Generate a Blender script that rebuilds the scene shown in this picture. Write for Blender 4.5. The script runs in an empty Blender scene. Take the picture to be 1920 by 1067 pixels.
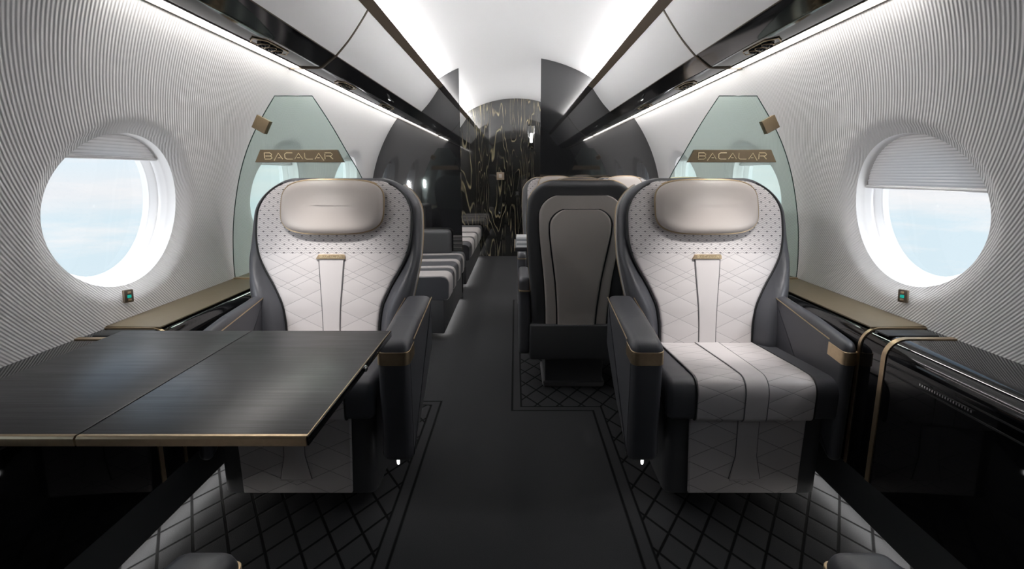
import bpy, bmesh, math, random
import numpy as np
from mathutils import Vector, Matrix
random.seed(4)
PI = math.pi
scn = bpy.context.scene
C = scn.collection

# ------------------------------------------------------------------ materials
class N:
    """tiny wrapper: arithmetic on shader sockets"""
    def __init__(s, nt, sock): s.nt, s.s = nt, sock
    def _m(s, op, *a, clamp=False):
        n = s.nt.nodes.new('ShaderNodeMath'); n.operation = op; n.use_clamp = clamp
        for i, v in enumerate((s,) + a):
            if isinstance(v, N): s.nt.links.new(v.s, n.inputs[i])
            else: n.inputs[i].default_value = float(v)
        return N(s.nt, n.outputs[0])
    def __add__(s, o): return s._m('ADD', o)
    def __radd__(s, o): return s._m('ADD', o)
    def __sub__(s, o): return s._m('SUBTRACT', o)
    def __rsub__(s, o): return (s * -1) + o
    def __mul__(s, o): return s._m('MULTIPLY', o)
    __rmul__ = __mul__
    def __truediv__(s, o): return s._m('DIVIDE', o)
    def abs(s): return s._m('ABSOLUTE')
    def sin(s): return s._m('SINE')
    def fract(s): return s._m('FRACT')
    def floor(s): return s._m('FLOOR')
    def min(s, o): return s._m('MINIMUM', o)
    def max(s, o): return s._m('MAXIMUM', o)
    def lt(s, o): return s._m('LESS_THAN', o)
    def gt(s, o): return s._m('GREATER_THAN', o)
    def clamp(s): return s._m('ADD', 0.0, clamp=True)
    def line(s, w):                       # 1 near integer values, half width w, soft edge
        d = (s - s._m('ROUND')).abs()
        return (1 - d / w).clamp()

def new_mat(name):
    m = bpy.data.materials.new(name); m.use_nodes = True
    nt = m.node_tree; nt.nodes.clear()
    out = nt.nodes.new('ShaderNodeOutputMaterial')
    p = nt.nodes.new('ShaderNodeBsdfPrincipled')
    nt.links.new(p.outputs[0], out.inputs[0])
    return m, nt, p, out

def simple(name, col, rough=0.5, metal=0.0, coat=0.0, spec=0.5, noise=0.0, nscale=40.0, bump=0.0, bscale=300.0):
    m, nt, p, out = new_mat(name)
    p.inputs['Base Color'].default_value = (*col, 1)
    p.inputs['Roughness'].default_value = rough
    p.inputs['Metallic'].default_value = metal
    p.inputs['Specular IOR Level'].default_value = spec
    p.inputs['Coat Weight'].default_value = coat
    p.inputs['Coat Roughness'].default_value = 0.05
    tc = nt.nodes.new('ShaderNodeTexCoord')
    if noise:
        nz = nt.nodes.new('ShaderNodeTexNoise'); nz.inputs['Scale'].default_value = nscale
        nt.links.new(tc.outputs['Object'], nz.inputs['Vector'])
        mx = nt.nodes.new('ShaderNodeMix'); mx.data_type = 'RGBA'
        mx.inputs['A'].default_value = (*[c * (1 - noise) for c in col], 1)
        mx.inputs['B'].default_value = (*[min(1, c * (1 + noise)) for c in col], 1)
        nt.links.new(nz.outputs[0], mx.inputs['Factor']); nt.links.new(mx.outputs['Result'], p.inputs['Base Color'])
    if bump:
        nz = nt.nodes.new('ShaderNodeTexNoise'); nz.inputs['Scale'].default_value = bscale
        nz.inputs['Detail'].default_value = 3
        nt.links.new(tc.outputs['Object'], nz.inputs['Vector'])
        b = nt.nodes.new('ShaderNodeBump'); b.inputs['Strength'].default_value = bump; b.inputs['Distance'].default_value = 0.001
        nt.links.new(nz.outputs[0], b.inputs['Height']); nt.links.new(b.outputs[0], p.inputs['Normal'])
    return m

def emit(name, col, st):
    m = bpy.data.materials.new(name); m.use_nodes = True
    nt = m.node_tree; nt.nodes.clear()
    out = nt.nodes.new('ShaderNodeOutputMaterial'); e = nt.nodes.new('ShaderNodeEmission')
    e.inputs[0].default_value = (*col, 1); e.inputs[1].default_value = st
    nt.links.new(e.outputs[0], out.inputs[0]); return m

def coords(nt, kind='Object'):
    tc = nt.nodes.new('ShaderNodeTexCoord'); sp = nt.nodes.new('ShaderNodeSeparateXYZ')
    nt.links.new(tc.outputs[kind], sp.inputs[0])
    return tc, N(nt, sp.outputs[0]), N(nt, sp.outputs[1]), N(nt, sp.outputs[2])

def mixcol(nt, fac, a, b):
    mx = nt.nodes.new('ShaderNodeMix'); mx.data_type = 'RGBA'
    for k, v in (('A', a), ('B', b)):
        if isinstance(v, tuple): mx.inputs[k].default_value = (*v, 1)
        else: nt.links.new(v, mx.inputs[k])
    nt.links.new(fac.s, mx.inputs['Factor'])
    return mx.outputs['Result']

def bump(nt, p, h, strength=0.5, dist=0.002):
    b = nt.nodes.new('ShaderNodeBump'); b.inputs['Strength'].default_value = strength; b.inputs['Distance'].default_value = dist
    nt.links.new(h.s, b.inputs['Height']); nt.links.new(b.outputs[0], p.inputs['Normal'])

WHITE = (0.60, 0.565, 0.565)
def quilt(name, mode):
    m, nt, p, out = new_mat(name)
    tc, x, y, z = coords(nt)
    if mode == 'back': v = z - 0.635
    else: v = z + y - 0.12
    xx = (x.abs() - 0.112) / 0.180
    a1 = xx + v / 0.085; a2 = xx - v / 0.085
    w = 0.0105 if mode == 'back' else 0.015
    L = a1.line(w).max(a2.line(w))
    if mode == 'back': L = L.max(((a1 + 0.30).line(w).max((a2 + 0.30).line(w))) * z.gt(0.665))
    puff = ((a1 * PI).sin() * (a2 * PI).sin()).abs()
    if mode == 'back':
        up = z.gt(0.806)
        # perforated scale pattern
        px = x / 0.035; pz = z / 0.033
        def dots(ox, oz):
            dx = ((px + ox) - (px + ox)._m('ROUND')) * 0.035 / 0.0048
            dz = ((pz + oz) - (pz + oz)._m('ROUND')) * 0.033 / 0.0028
            return (1.35 - (dx * dx + dz * dz)).clamp()
        D = dots(0, 0).max(dots(0.5, 0.5))
        tri = (px * 2 - (px * 2)._m('ROUND')).abs()
        W = (z / 0.0082 + tri * 1.3).line(0.24) * 0.5
        L = L * (1 - up) + (D.max(W)) * up
        puff = puff * (1 - up) + (1 - W) * up * 0.8
    nt.links.new(mixcol(nt, L * 0.85, WHITE, (0.035, 0.034, 0.042)), p.inputs['Base Color'])
    p.inputs['Roughness'].default_value = 0.42
    bump(nt, p, puff - L * 0.8, 0.35, 0.003)
    return m

M = {}
M['leather_white'] = simple('leather_pale', WHITE, 0.42, bump=0.15)
M['leather_head'] = simple('leather_taupe', (0.47, 0.425, 0.40), 0.42, bump=0.15)
M['leather_beige'] = simple('leather_beige', (0.68, 0.625, 0.59), 0.5, bump=0.2)
M['leather_dark'] = simple('leather_charcoal', (0.064, 0.065, 0.075), 0.42, bump=0.2)
M['leather_shell'] = simple('leather_graphite', (0.058, 0.059, 0.064), 0.5, bump=0.2)
M['piping_black'] = simple('piping_black', (0.006, 0.006, 0.007), 0.5)
M['piping_grey'] = simple('seam_grey', (0.12, 0.115, 0.12), 0.6)
M['piping_white'] = simple('piping_white', (0.6, 0.57, 0.55), 0.45)
M['quilt_back'] = quilt('quilted_leather_back', 'back')
M['quilt_seat'] = quilt('quilted_leather_seat', 'seat')
M['black_gloss'] = simple('black_lacquer', (0.003, 0.003, 0.0035), 0.04, spec=0.42)
M['black_mirror'] = simple('black_glass_panel', (0.012, 0.012, 0.013), 0.02, spec=0.9, coat=0.8)
M['black_matte'] = simple('black_trim', (0.006, 0.006, 0.006), 0.5)
M['psu_gloss'] = simple('valance_lacquer', (0.0045, 0.0045, 0.005), 0.08, coat=0.2)
M['brass'] = simple('brushed_brass', (0.50, 0.385, 0.25), 0.40, metal=1.0, noise=0.12, nscale=80)
M['brass_dark'] = simple('bronze_trim', (0.11, 0.085, 0.062), 0.4, metal=0.3)
M['brass_ledge'] = simple('satin_brass', (0.175, 0.138, 0.088), 0.45, metal=0.5, noise=0.08, nscale=60)
M['bronze_plate'] = simple('bronze_plate', (0.14, 0.100, 0.055), 0.5, metal=0.2, noise=0.08)
M['gold_letter'] = simple('polished_gold', (0.72, 0.60, 0.38), 0.4, metal=0.15)
M['chrome'] = simple('chrome', (0.8, 0.8, 0.8), 0.12, metal=1.0)
M['ceiling'] = simple('ceiling_white', (0.52, 0.52, 0.525), 0.55)
M['diffuser_off'] = simple('strip_diffuser', (0.7, 0.7, 0.68), 0.5)
M['bin'] = simple('bin_white', (0.86, 0.86, 0.865), 0.45)
M['recess'] = simple('window_white', (0.88, 0.88, 0.89), 0.35)
M['carpet_dark'] = simple('toe_kick_carpet', (0.024, 0.026, 0.028), 0.95, bump=0.6, bscale=500)
M['plate'] = simple('switch_plate', (0.35, 0.27, 0.20), 0.4)
M['led_wall'] = emit('wall_light_strip', (1.0, 0.965, 0.92), 31.0)
M['led_cove'] = emit('cove_light', (1.0, 0.99, 0.985), 82.0)
M['led_floor'] = emit('floor_light', (1.0, 0.97, 0.93), 22.0)
M['led_divan'] = emit('divan_floor_light', (1.0, 0.97, 0.93), 16.0)
M['lamp_white'] = emit('lamp_white', (1, 1, 1), 4.0)
M['teal'] = emit('teal_indicator', (0.02, 0.45, 0.36), 0.8)
M['paper'] = simple('white_paper', (0.75, 0.76, 0.78), 0.6)
M['paper_grey'] = simple('grey_paper', (0.35, 0.37, 0.40), 0.6)

def rib_mat():
    m, nt, p, out = new_mat('ribbed_wall')
    uv = nt.nodes.new('ShaderNodeUVMap'); uv.uv_map = 'UVMap'
    sp = nt.nodes.new('ShaderNodeSeparateXYZ'); nt.links.new(uv.outputs[0], sp.inputs[0])
    u = N(nt, sp.outputs[0])
    s = (u * (2 * PI / 0.0122)).sin() * 0.5 + 0.5
    p.inputs['Base Color'].default_value = (0.70, 0.70, 0.71, 1)
    p.inputs['Roughness'].default_value = 0.5
    bump(nt, p, s, 1.0, 0.0012)
    return m
M['rib'] = rib_mat()

def floor_mat():
    m, nt, p, out = new_mat('quilted_carpet')
    tc, x, y, z = coords(nt)
    dl = (x + 0.367).max(y - 2.505)
    dr = (0.367 - x).max(y - 2.6).min((-0.023 - x).max(2.387 - y).max(y - 4.70))
    d = dl.min(dr)
    def ln(c, w): return (1.6 - (d + c).abs() / w * 1.6).clamp()
    L = ln(0.006, 0.007).max(ln(0.050, 0.006))
    a = (x + y * 0.613) / 0.108; b = (x - y * 0.613) / 0.108
    Q = a.line(0.062)._m('MULTIPLY', 2.2, clamp=True).max(b.line(0.062)._m('MULTIPLY', 2.2, clamp=True)) * d.lt(-0.052)
    L = L.max(Q)
    nz = nt.nodes.new('ShaderNodeTexNoise'); nz.inputs['Scale'].default_value = 420; nz.inputs['Detail'].default_value = 4
    nt.links.new(tc.outputs['Object'], nz.inputs['Vector'])
    nf = N(nt, nz.outputs[0])
    base = mixcol(nt, nf, (0.021, 0.0215, 0.023), (0.047, 0.048, 0.051))
    nt.links.new(mixcol(nt, L, base, (0.0015, 0.0015, 0.002)), p.inputs['Base Color'])
    p.inputs['Roughness'].default_value = 0.95; p.inputs['Specular IOR Level'].default_value = 0.15
    puff = ((a * PI).sin() * (b * PI).sin()).abs() * d.lt(-0.052)
    bump(nt, p, nf * 0.3 + puff * 1.2 - L, 0.5, 0.004)
    return m
M['floor'] = floor_mat()

def wood_dark():
    m, nt, p, out = new_mat('smoked_oak')
    tc = nt.nodes.new('ShaderNodeTexCoord'); mp = nt.nodes.new('ShaderNodeMapping')
    mp.inputs['Scale'].default_value = (1.6, 34, 34)
    nt.links.new(tc.outputs['Object'], mp.inputs[0])
    n1 = nt.nodes.new('ShaderNodeTexNoise'); n1.inputs['Scale'].default_value = 1.6; n1.inputs['Detail'].default_value = 8
    n1.inputs['Roughness'].default_value = 0.7; n1.inputs['Distortion'].default_value = 0.6
    nt.links.new(mp.outputs[0], n1.inputs['Vector'])
    mp2 = nt.nodes.new('ShaderNodeMapping'); mp2.inputs['Scale'].default_value = (5, 160, 160)
    nt.links.new(tc.outputs['Object'], mp2.inputs[0])
    n2 = nt.nodes.new('ShaderNodeTexNoise'); n2.inputs['Scale'].default_value = 1.5; n2.inputs['Detail'].default_value = 6
    nt.links.new(mp2.outputs[0], n2.inputs['Vector'])
    f = (N(nt, n1.outputs[0]) * 1.5 + N(nt, n2.outputs[0]) * 0.9 - 0.75)._m('MULTIPLY', 1.0, clamp=True)
    nt.links.new(mixcol(nt, f, (0.004, 0.004, 0.005), (0.034, 0.034, 0.040)), p.inputs['Base Color'])
    nt.links.new((f * -0.12 + 0.42).s, p.inputs['Roughness'])
    p.inputs['Specular IOR Level'].default_value = 0.45
    bump(nt, p, f, 0.25, 0.0006)
    return m
M['wood'] = wood_dark()

def wood_figured():
    m, nt, p, out = new_mat('figured_ebony')
    tc, x, y, z = coords(nt)
    mp = nt.nodes.new('ShaderNodeMapping'); mp.inputs['Scale'].default_value = (4.6, 1, 0.48)
    nt.links.new(tc.outputs['Object'], mp.inputs[0])
    n1 = nt.nodes.new('ShaderNodeTexNoise'); n1.inputs['Scale'].default_value = 1.0; n1.inputs['Detail'].default_value = 2.5
    n1.inputs['Roughness'].default_value = 0.55; n1.inputs['Distortion'].default_value = 0.5
    nt.links.new(mp.outputs[0], n1.inputs['Vector'])
    f = N(nt, n1.outputs[0])
    band = (f * 15 + x * 3)
    l1 = band.line(0.10)
    mp3 = nt.nodes.new('ShaderNodeMapping'); mp3.inputs['Scale'].default_value = (9, 1, 5)
    nt.links.new(tc.outputs['Object'], mp3.inputs[0])
    n3 = nt.nodes.new('ShaderNodeTexNoise'); n3.inputs['Scale'].default_value = 1.0; n3.inputs['Detail'].default_value = 3
    nt.links.new(mp3.outputs[0], n3.inputs['Vector'])
    var = (N(nt, n3.outputs[0]) * 3.2 - 1.15)._m('MULTIPLY', 1.0, clamp=True)
    fac = l1 * var
    nt.links.new(mixcol(nt, fac, (0.004, 0.0038, 0.003), (0.42, 0.36, 0.21)), p.inputs['Base Color'])
    p.inputs['Roughness'].default_value = 0.30
    p.inputs['Coat Weight'].default_value = 1.0; p.inputs['Coat Roughness'].default_value = 0.03
    p.inputs['Coat IOR'].default_value = 2.1
    return m
M['ebony'] = wood_figured()

def glass_mat(name, tint, refl=0.5):
    m = bpy.data.materials.new(name); m.use_nodes = True
    nt = m.node_tree; nt.nodes.clear()
    out = nt.nodes.new('ShaderNodeOutputMaterial')
    t = nt.nodes.new('ShaderNodeBsdfTransparent'); t.inputs[0].default_value = (*tint, 1)
    g = nt.nodes.new('ShaderNodeBsdfGlossy'); g.inputs['Roughness'].default_value = 0.01
    fr = nt.nodes.new('ShaderNodeFresnel'); fr.inputs[0].default_value = 1.5
    mu = N(nt, fr.outputs[0]) * refl
    mx = nt.nodes.new('ShaderNodeMixShader')
    nt.links.new(mu.s, mx.inputs[0]); nt.links.new(t.outputs[0], mx.inputs[1]); nt.links.new(g.outputs[0], mx.inputs[2])
    nt.links.new(mx.outputs[0], out.inputs[0]); return m
M['glass_green'] = glass_mat('green_glass', (0.865, 0.94, 0.912), 0.7)
M['glass_edge'] = simple('green_glass_edge', (0.03, 0.06, 0.055), 0.1)
M['glass_clear'] = glass_mat('clear_pane', (0.985, 0.99, 0.995), 0.04)

def shade_mat():
    m, nt, p, out = new_mat('pleated_shade')
    p.inputs['Base Color'].default_value = (0.62, 0.60, 0.585, 1); p.inputs['Roughness'].default_value = 0.8
    tr = nt.nodes.new('ShaderNodeBsdfTranslucent'); tr.inputs[0].default_value = (0.62, 0.58, 0.56, 1)
    mx = nt.nodes.new('ShaderNodeMixShader'); mx.inputs[0].default_value = 0.6
    nt.links.new(p.outputs[0], mx.inputs[1]); nt.links.new(tr.outputs[0], mx.inputs[2]); nt.links.new(mx.outputs[0], out.inputs[0])
    return m
M['shade'] = shade_mat()

# ------------------------------------------------------------------ mesh helpers
def mesh_obj(name, verts, faces, mat, parent=None, smooth=35, uvs=None):
    me = bpy.data.meshes.new(name); me.from_pydata([tuple(v) for v in verts], [], faces)
    me.validate()
    bm = bmesh.new(); bm.from_mesh(me); bmesh.ops.recalc_face_normals(bm, faces=bm.faces); bm.to_mesh(me); bm.free()
    if mat: me.materials.append(M[mat])
    if smooth is not None:
        me.shade_smooth(); me.set_sharp_from_angle(angle=math.radians(smooth))
    o = bpy.data.objects.new(name, me); C.objects.link(o)
    if parent: o.parent = parent
    return o

def join(parts):
    V, F = [], []
    for v, f in parts:
        n = len(V); V += [tuple(a) for a in v]; F += [tuple(i + n for i in q) for q in f]
    return V, F

def box(x0, x1, y0, y1, z0, z1, bev=0.0, seg=2):
    bm = bmesh.new(); bmesh.ops.create_cube(bm, size=1)
    for v in bm.verts:
        v.co = Vector(((x0 + x1) / 2 + v.co.x * (x1 - x0), (y0 + y1) / 2 + v.co.y * (y1 - y0), (z0 + z1) / 2 + v.co.z * (z1 - z0)))
    if bev: bmesh.ops.bevel(bm, geom=bm.edges[:], offset=bev, segments=seg, profile=0.5, affect='EDGES')
    bm.verts.index_update()
    V = [v.co.copy() for v in bm.verts]; F = [tuple(v.index for v in f.verts) for f in bm.faces]
    bm.free(); return V, F

def tube(pts, r, closed=False, n=8, flat=None):
    P = [Vector(p) for p in pts]; V, F = [], []
    m = len(P)
    up = None
    for i, p in enumerate(P):
        a = P[i - 1] if (i > 0 or closed) else P[i]
        b = P[(i + 1) % m] if (i < m - 1 or closed) else P[i]
        t = (b - a).normalized()
        if up is None:
            up = Vector((0, 0, 1)) if abs(t.z) < 0.9 else Vector((1, 0, 0))
        side = t.cross(up)
        if side.length < 1e-6: side = t.cross(Vector((0, 1, 0)))
        side.normalize(); up2 = side.cross(t).normalized(); up = up2
        for k in range(n):
            an = 2 * PI * k / n
            V.append(p + side * math.cos(an) * r + up2 * math.sin(an) * r)
    cnt = m if closed else m - 1
    for i in range(cnt):
        j = (i + 1) % m
        for k in range(n):
            F.append((i * n + k, i * n + (k + 1) % n, j * n + (k + 1) % n, j * n + k))
    if not closed:
        F.append(tuple(range(n))[::-1]); F.append(tuple((m - 1) * n + k for k in range(n)))
    return V, F

def loft(rings, cap=True):
    n = len(rings[0]); V = [p for r in rings for p in r]; F = []
    for i in range(len(rings) - 1):
        for k in range(n):
            F.append((i * n + k, i * n + (k + 1) % n, (i + 1) * n + (k + 1) % n, (i + 1) * n + k))
    if cap:
        for base in (0, (len(rings) - 1) * n):
            # strip cap between front half and back half
            F.append(tuple(base + k for k in range(n)))
    return V, F

def extrude_y(prof, y0, y1, closed=True, ny=1):
    n = len(prof); V, F = [], []
    for i in range(ny + 1):
        y = y0 + (y1 - y0) * i / ny
        V += [(p[0], y, p[1]) for p in prof]
    m = n if closed else n - 1
    for i in range(ny):
        for k in range(m):
            F.append((i * n + k, i * n + (k + 1) % n, (i + 1) * n + (k + 1) % n, (i + 1) * n + k))
    if closed:
        F.append(tuple(range(n))); F.append(tuple(ny * n + k for k in range(n))[::-1])
    return V, F

def catmull(pts, sub=6, closed=True):
    P = [np.array(p, float) for p in pts]; n = len(P); out = []
    rng = range(n) if closed else range(n - 1)
    for i in rng:
        if closed: p0, p1, p2, p3 = P[i - 1], P[i], P[(i + 1) % n], P[(i + 2) % n]
        else: p0, p1, p2, p3 = P[max(i - 1, 0)], P[i], P[i + 1], P[min(i + 2, n - 1)]
        for k in range(sub):
            t = k / sub
            out.append(0.5 * ((2 * p1) + (-p0 + p2) * t + (2 * p0 - 5 * p1 + 4 * p2 - p3) * t * t + (-p0 + 3 * p1 - 3 * p2 + p3) * t ** 3))
    if not closed: out.append(P[-1])
    return [tuple(o) for o in out]

def round_poly(pts, rad, seg=5):
    """polygon with rounded corners; rad scalar or list"""
    out = []; n = len(pts)
    for i in range(n):
        r = rad[i] if isinstance(rad, (list, tuple)) else rad
        p = np.array(pts[i], float); a = np.array(pts[i - 1], float) - p; b = np.array(pts[(i + 1) % n], float) - p
        if r <= 0: out.append(tuple(p)); continue
        la, lb = np.linalg.norm(a), np.linalg.norm(b); a /= la; b /= lb
        ang = math.acos(max(-1, min(1, float(a @ b)))); d = min(r / max(math.tan(ang / 2), 1e-3), la * 0.49, lb * 0.49)
        s, e = p + a * d, p + b * d
        for k in range(seg + 1):
            t = k / seg; out.append(tuple((1 - t) ** 2 * s + 2 * t * (1 - t) * p + t * t * e))
    return out

def inset(pts, d):
    P = np.array(pts, float); n = len(P)
    nx = np.roll(P, -1, 0) - np.roll(P, 1, 0)
    nx /= np.maximum(np.linalg.norm(nx, axis=1, keepdims=True), 1e-9)
    area = 0.5 * np.sum(P[:, 0] * np.roll(P[:, 1], -1) - np.roll(P[:, 0], -1) * P[:, 1])
    nrm = np.stack([-nx[:, 1], nx[:, 0]], 1) * (1 if area > 0 else -1)
    return P + nrm * d

def slab_scaled(outline, levels, mapf, a, b):
    rings = []
    for ins, d in levels:
        rings.append([mapf(q[0] * (1 - ins / a), q[1] * (1 - ins / b), d) for q in outline])
    return loft(rings)

def slab(outline, levels, mapf):
    """rings of the outline inset by levels[i][0] at depth levels[i][1]; mapf(a,b,d)->xyz"""
    rings = []
    for ins, d in levels:
        Q = inset(outline, ins) if ins else np.array(outline)
        rings.append([mapf(q[0], q[1], d) for q in Q])
    return loft(rings)

def rr(half, t0, t1):      # rounded slab levels between depths t0,t1 with rounding half
    L = []
    for k in range(5):
        a = PI / 2 * k / 4; L.append((half * (1 - math.sin(a)), t0 + half * (1 - math.cos(a)) * (1 if t1 > t0 else -1)))
    for k in range(5):
        a = PI / 2 * k / 4; L.append((half * (1 - math.cos(a)), t1 - half * (1 - math.sin(a)) * (1 if t1 > t0 else -1)))
    return L

def superellipse(a, b, n=3.4, cx=0, cy=0, seg=56):
    out = []
    for k in range(seg):
        t = 2 * PI * k / seg; c, s = math.cos(t), math.sin(t)
        out.append((cx + a * math.copysign(abs(c) ** (2 / n), c), cy + b * math.copysign(abs(s) ** (2 / n), s)))
    return out

def tag(o, label=None, cat=None, group=None, kind=None):
    if label: o['label'] = label
    if cat: o['category'] = cat
    if group: o['group'] = group
    if kind: o['kind'] = kind
    return o
def empty(name, loc, rz=0, **k):
    o = bpy.data.objects.new(name, None); C.objects.link(o); o.location = loc; o.rotation_euler = (0, 0, rz)
    o.empty_display_size = 0.1
    return tag(o, **k)
def part(name, vf, mat, parent, smooth=35): return mesh_obj(name, vf[0], vf[1], mat, parent, smooth)
def copy_tree(o, parent=None):
    c = o.copy(); C.objects.link(c); c.parent = parent
    for ch in list(o.children): copy_tree(ch, c)
    return c
def sm(a, b, t):
    t = max(0.0, min(1.0, (t - a) / (b - a))); return t * t * (3 - 2 * t)
def curve1(xs, ys):
    X = np.linspace(xs[0], xs[-1], 400); Y = np.interp(X, xs, ys)
    k = 31; Yp = np.pad(Y, k // 2, mode='edge'); Ys = np.convolve(Yp, np.ones(k) / k, 'valid')
    return lambda t: float(np.interp(t, X, Ys))

def corner(f, top, rc):
    def g(h):
        d = max(0.0, top - h)
        return f(h) if d >= rc else max(0.03, f(h) - (rc - math.sqrt(max(0.0, rc * rc - (rc - d) ** 2))))
    return g
# letters of the name plates: strokes in a unit box
LET = {
 'B': [[(0, 0), (0.72, 0), (0.95, 0.2), (0.8, 0.5), (0.12, 0.5)], [(0.8, 0.5), (0.92, 0.78), (0.7, 1), (0, 1), (0, 0.15)]],
 'A': [[(-0.1, -0.22), (0.5, 0.95), (1.0, 0.0)], [(0.42, 0.22), (0.72, 0.22)]],
 'C': [[(1, 1), (0.25, 1), (0.02, 0.8), (0.02, 0.2), (0.25, 0), (1, 0)]],
 'a': [[(0, 0), (0.5, 0.95), (1.0, 0.0)], [(0.3, 0.22), (0.62, 0.22)]],
 'L': [[(0, 1), (0, 0.2), (0.2, 0), (1, 0)]],
 'z': [[(0, 0), (0.5, 0.95), (1.1, -0.22)], [(0.28, 0.22), (0.58, 0.22)]],
 'R': [[(0, 0), (0, 0.85)], [(0, 1), (0.75, 1), (0.95, 0.78), (0.8, 0.5), (0.15, 0.5)], [(0.6, 0.5), (1, 0)]],
}
def lettering(width, height, r, mapf):
    word = 'BACaLzR'; parts = []; cw = width / len(word)
    for i, ch in enumerate(word):
        for st in LET[ch]:
            pts = [mapf(-width / 2 + cw * (i + 0.1) + p[0] * cw * 0.78, (p[1] - 0.5) * height) for p in st]
            parts.append(tube(pts, r, n=6))
    return join(parts)

# ------------------------------------------------------------------ cabin shell
R0, HC, CAM_H = 1.275, 0.80, 1.12
Y_FRONT, Y_BULK, Y_AFT = -0.95, 4.735, 7.29
WIN_Y = [0.57, 1.738, 2.90, 4.06]
PHI0 = math.asin((1.0 - HC) / R0)
AW, AH = 0.292, 0.243
def wall_pt(side, y, s, off=0.0):
    """s = arc length above the window centre line"""
    ph = PHI0 + s / R0; r = R0 + off
    return (side * r * math.cos(ph), y, HC + r * math.sin(ph))
S_LO = (math.asin((0.64 - HC) / R0) - PHI0) * R0
S_HI = (math.asin((1.581 - HC) / R0) - PHI0) * R0

def g_rib(s):
    t = (S_HI - s); return 0.26 * t + 0.36 * t * t
def build_wall(side, name, y0, y1, wins):
    ny = int(round((y1 - y0) / 0.02)); ns = 50
    ys = np.linspace(y0, y1, ny + 1); ss = np.linspace(S_LO, S_HI, ns + 1)
    P = {}
    def rho(y, s):
        best = (9, 0)
        for w in wins:
            r = math.hypot((y - w) / AW, s / AH)
            if r < best[0]: best = (r, w)
        return best
    pts = [[(y, s) for s in ss] for y in ys]
    keep = []; touched = set()
    for i in range(ny):
        for j in range(ns):
            r, w = rho((ys[i] + ys[i + 1]) / 2, (ss[j] + ss[j + 1]) / 2)
            if r < 1.0: touched |= {(i, j), (i + 1, j), (i + 1, j + 1), (i, j + 1)}
            else: keep.append((i, j))
    used = set()
    for i, j in keep: used |= {(i, j), (i + 1, j), (i + 1, j + 1), (i, j + 1)}
    for (i, j) in touched & used:
        y, s = pts[i][j]; r, w = rho(y, s)
        pts[i][j] = (w + (y - w) / r, s / r)
    V, UV = [], []; idx = {}
    for (i, j) in sorted(used):
        y, s = pts[i][j]; r, w = rho(y, s)
        off = 0.024 * (1 - sm(1.0, 1.22, r)) 
        idx[(i, j)] = len(V); V.append(wall_pt(side, y, s, off)); UV.append((y - g_rib(s) * 1.0, s))
    F = []
    for i, j in keep: F.append((idx[(i, j)], idx[(i + 1, j)], idx[(i + 1, j + 1)], idx[(i, j + 1)]))
    o = mesh_obj(name, V, F, 'rib', None, 60)
    me = o.data; uvl = me.uv_layers.new(name='UVMap')
    # vertex order is preserved
    for lp in me.loops: uvl.data[lp.index].uv = UV[lp.vertex_index]
    tag(o, kind='structure'); return o

def build_window(n, side, yc, shade_h):
    w = empty('window_%d' % n, wall_pt(side, yc, 0), kind='structure')
    O = Vector(w.location)
    def P(a, b, off): return Vector(wall_pt(side, yc + a, b, off)) - O
    lv = [(1.0, 0.024), (0.985, 0.036), (0.965, 0.046), (0.95, 0.050), (0.945, 0.060), (0.93, 0.063), (0.925, 0.074), (0.90, 0.078), (0.885, 0.095), (0.87, 0.098), (0.87, 0.12)]
    seg = 96; rings = []
    for r, off in lv:
        rings.append([P(AW * r * math.cos(2 * PI * k / seg), AH * r * math.sin(2 * PI * k / seg), off) for k in range(seg)])
    V, F = loft(rings, cap=False)
    part('window_frame', (V, F), 'recess', w, 50)
    a, b = AW * 0.875, AH * 0.875
    rings = [[P(a * q * math.cos(2 * PI * k / 48), b * q * math.sin(2 * PI * k / 48), 0.105) for k in range(48)] for q in (1, 0.66, 0.33, 0.02)]
    part('window_pane', loft(rings, cap=False), 'glass_clear', w)
    # pleated shade pulled part way down
    s0 = (math.asin((shade_h - HC) / R0) - PHI0) * R0
    V, F = [], []; cols = 61; rows = 37 if shade_h < 1.1 else 15
    q = 0.952
    ya = AW * q * math.sqrt(max(0, 1 - (s0 / (AH * q)) ** 2))
    for i in range(cols):
        yy = -ya + 2 * ya * i / (cols - 1)
        st = AH * q * math.sqrt(max(0.0, 1 - (yy / (AW * q)) ** 2))
        for j in range(rows):
            s = s0 + max(0, AH * q - s0) * j / (rows - 1)
            V.append(P(yy, min(s, max(st, s0)), 0.051 + (0.002 if j % 2 else 0)))
    for i in range(cols - 1):
        for j in range(rows - 1):
            F.append((i * rows + j, (i + 1) * rows + j, (i + 1) * rows + j + 1, i * rows + j + 1))
    sh = part('window_shade', (V, F), 'shade', w, 20)
    bar = [P(-ya + 2 * ya * k / 20, s0 - 0.003, 0.052) for k in range(21)]
    part('shade_bar', tube(bar, 0.006), 'recess', sh)
    return w

n = 0
for side, nm in ((-1, 'left'), (1, 'right')):
    build_wall(side, 'wall_' + nm, Y_FRONT, Y_BULK, WIN_Y)
    for k, yc in enumerate(WIN_Y):
        n += 1
        build_window(n, side, yc, {0: 1.20, 1: 1.157 if side < 0 else 1.065, 2: 1.155, 3: 1.20}[k])
    build_wall(side, 'wall_aft_' + nm, Y_BULK, Y_AFT, [])

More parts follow.
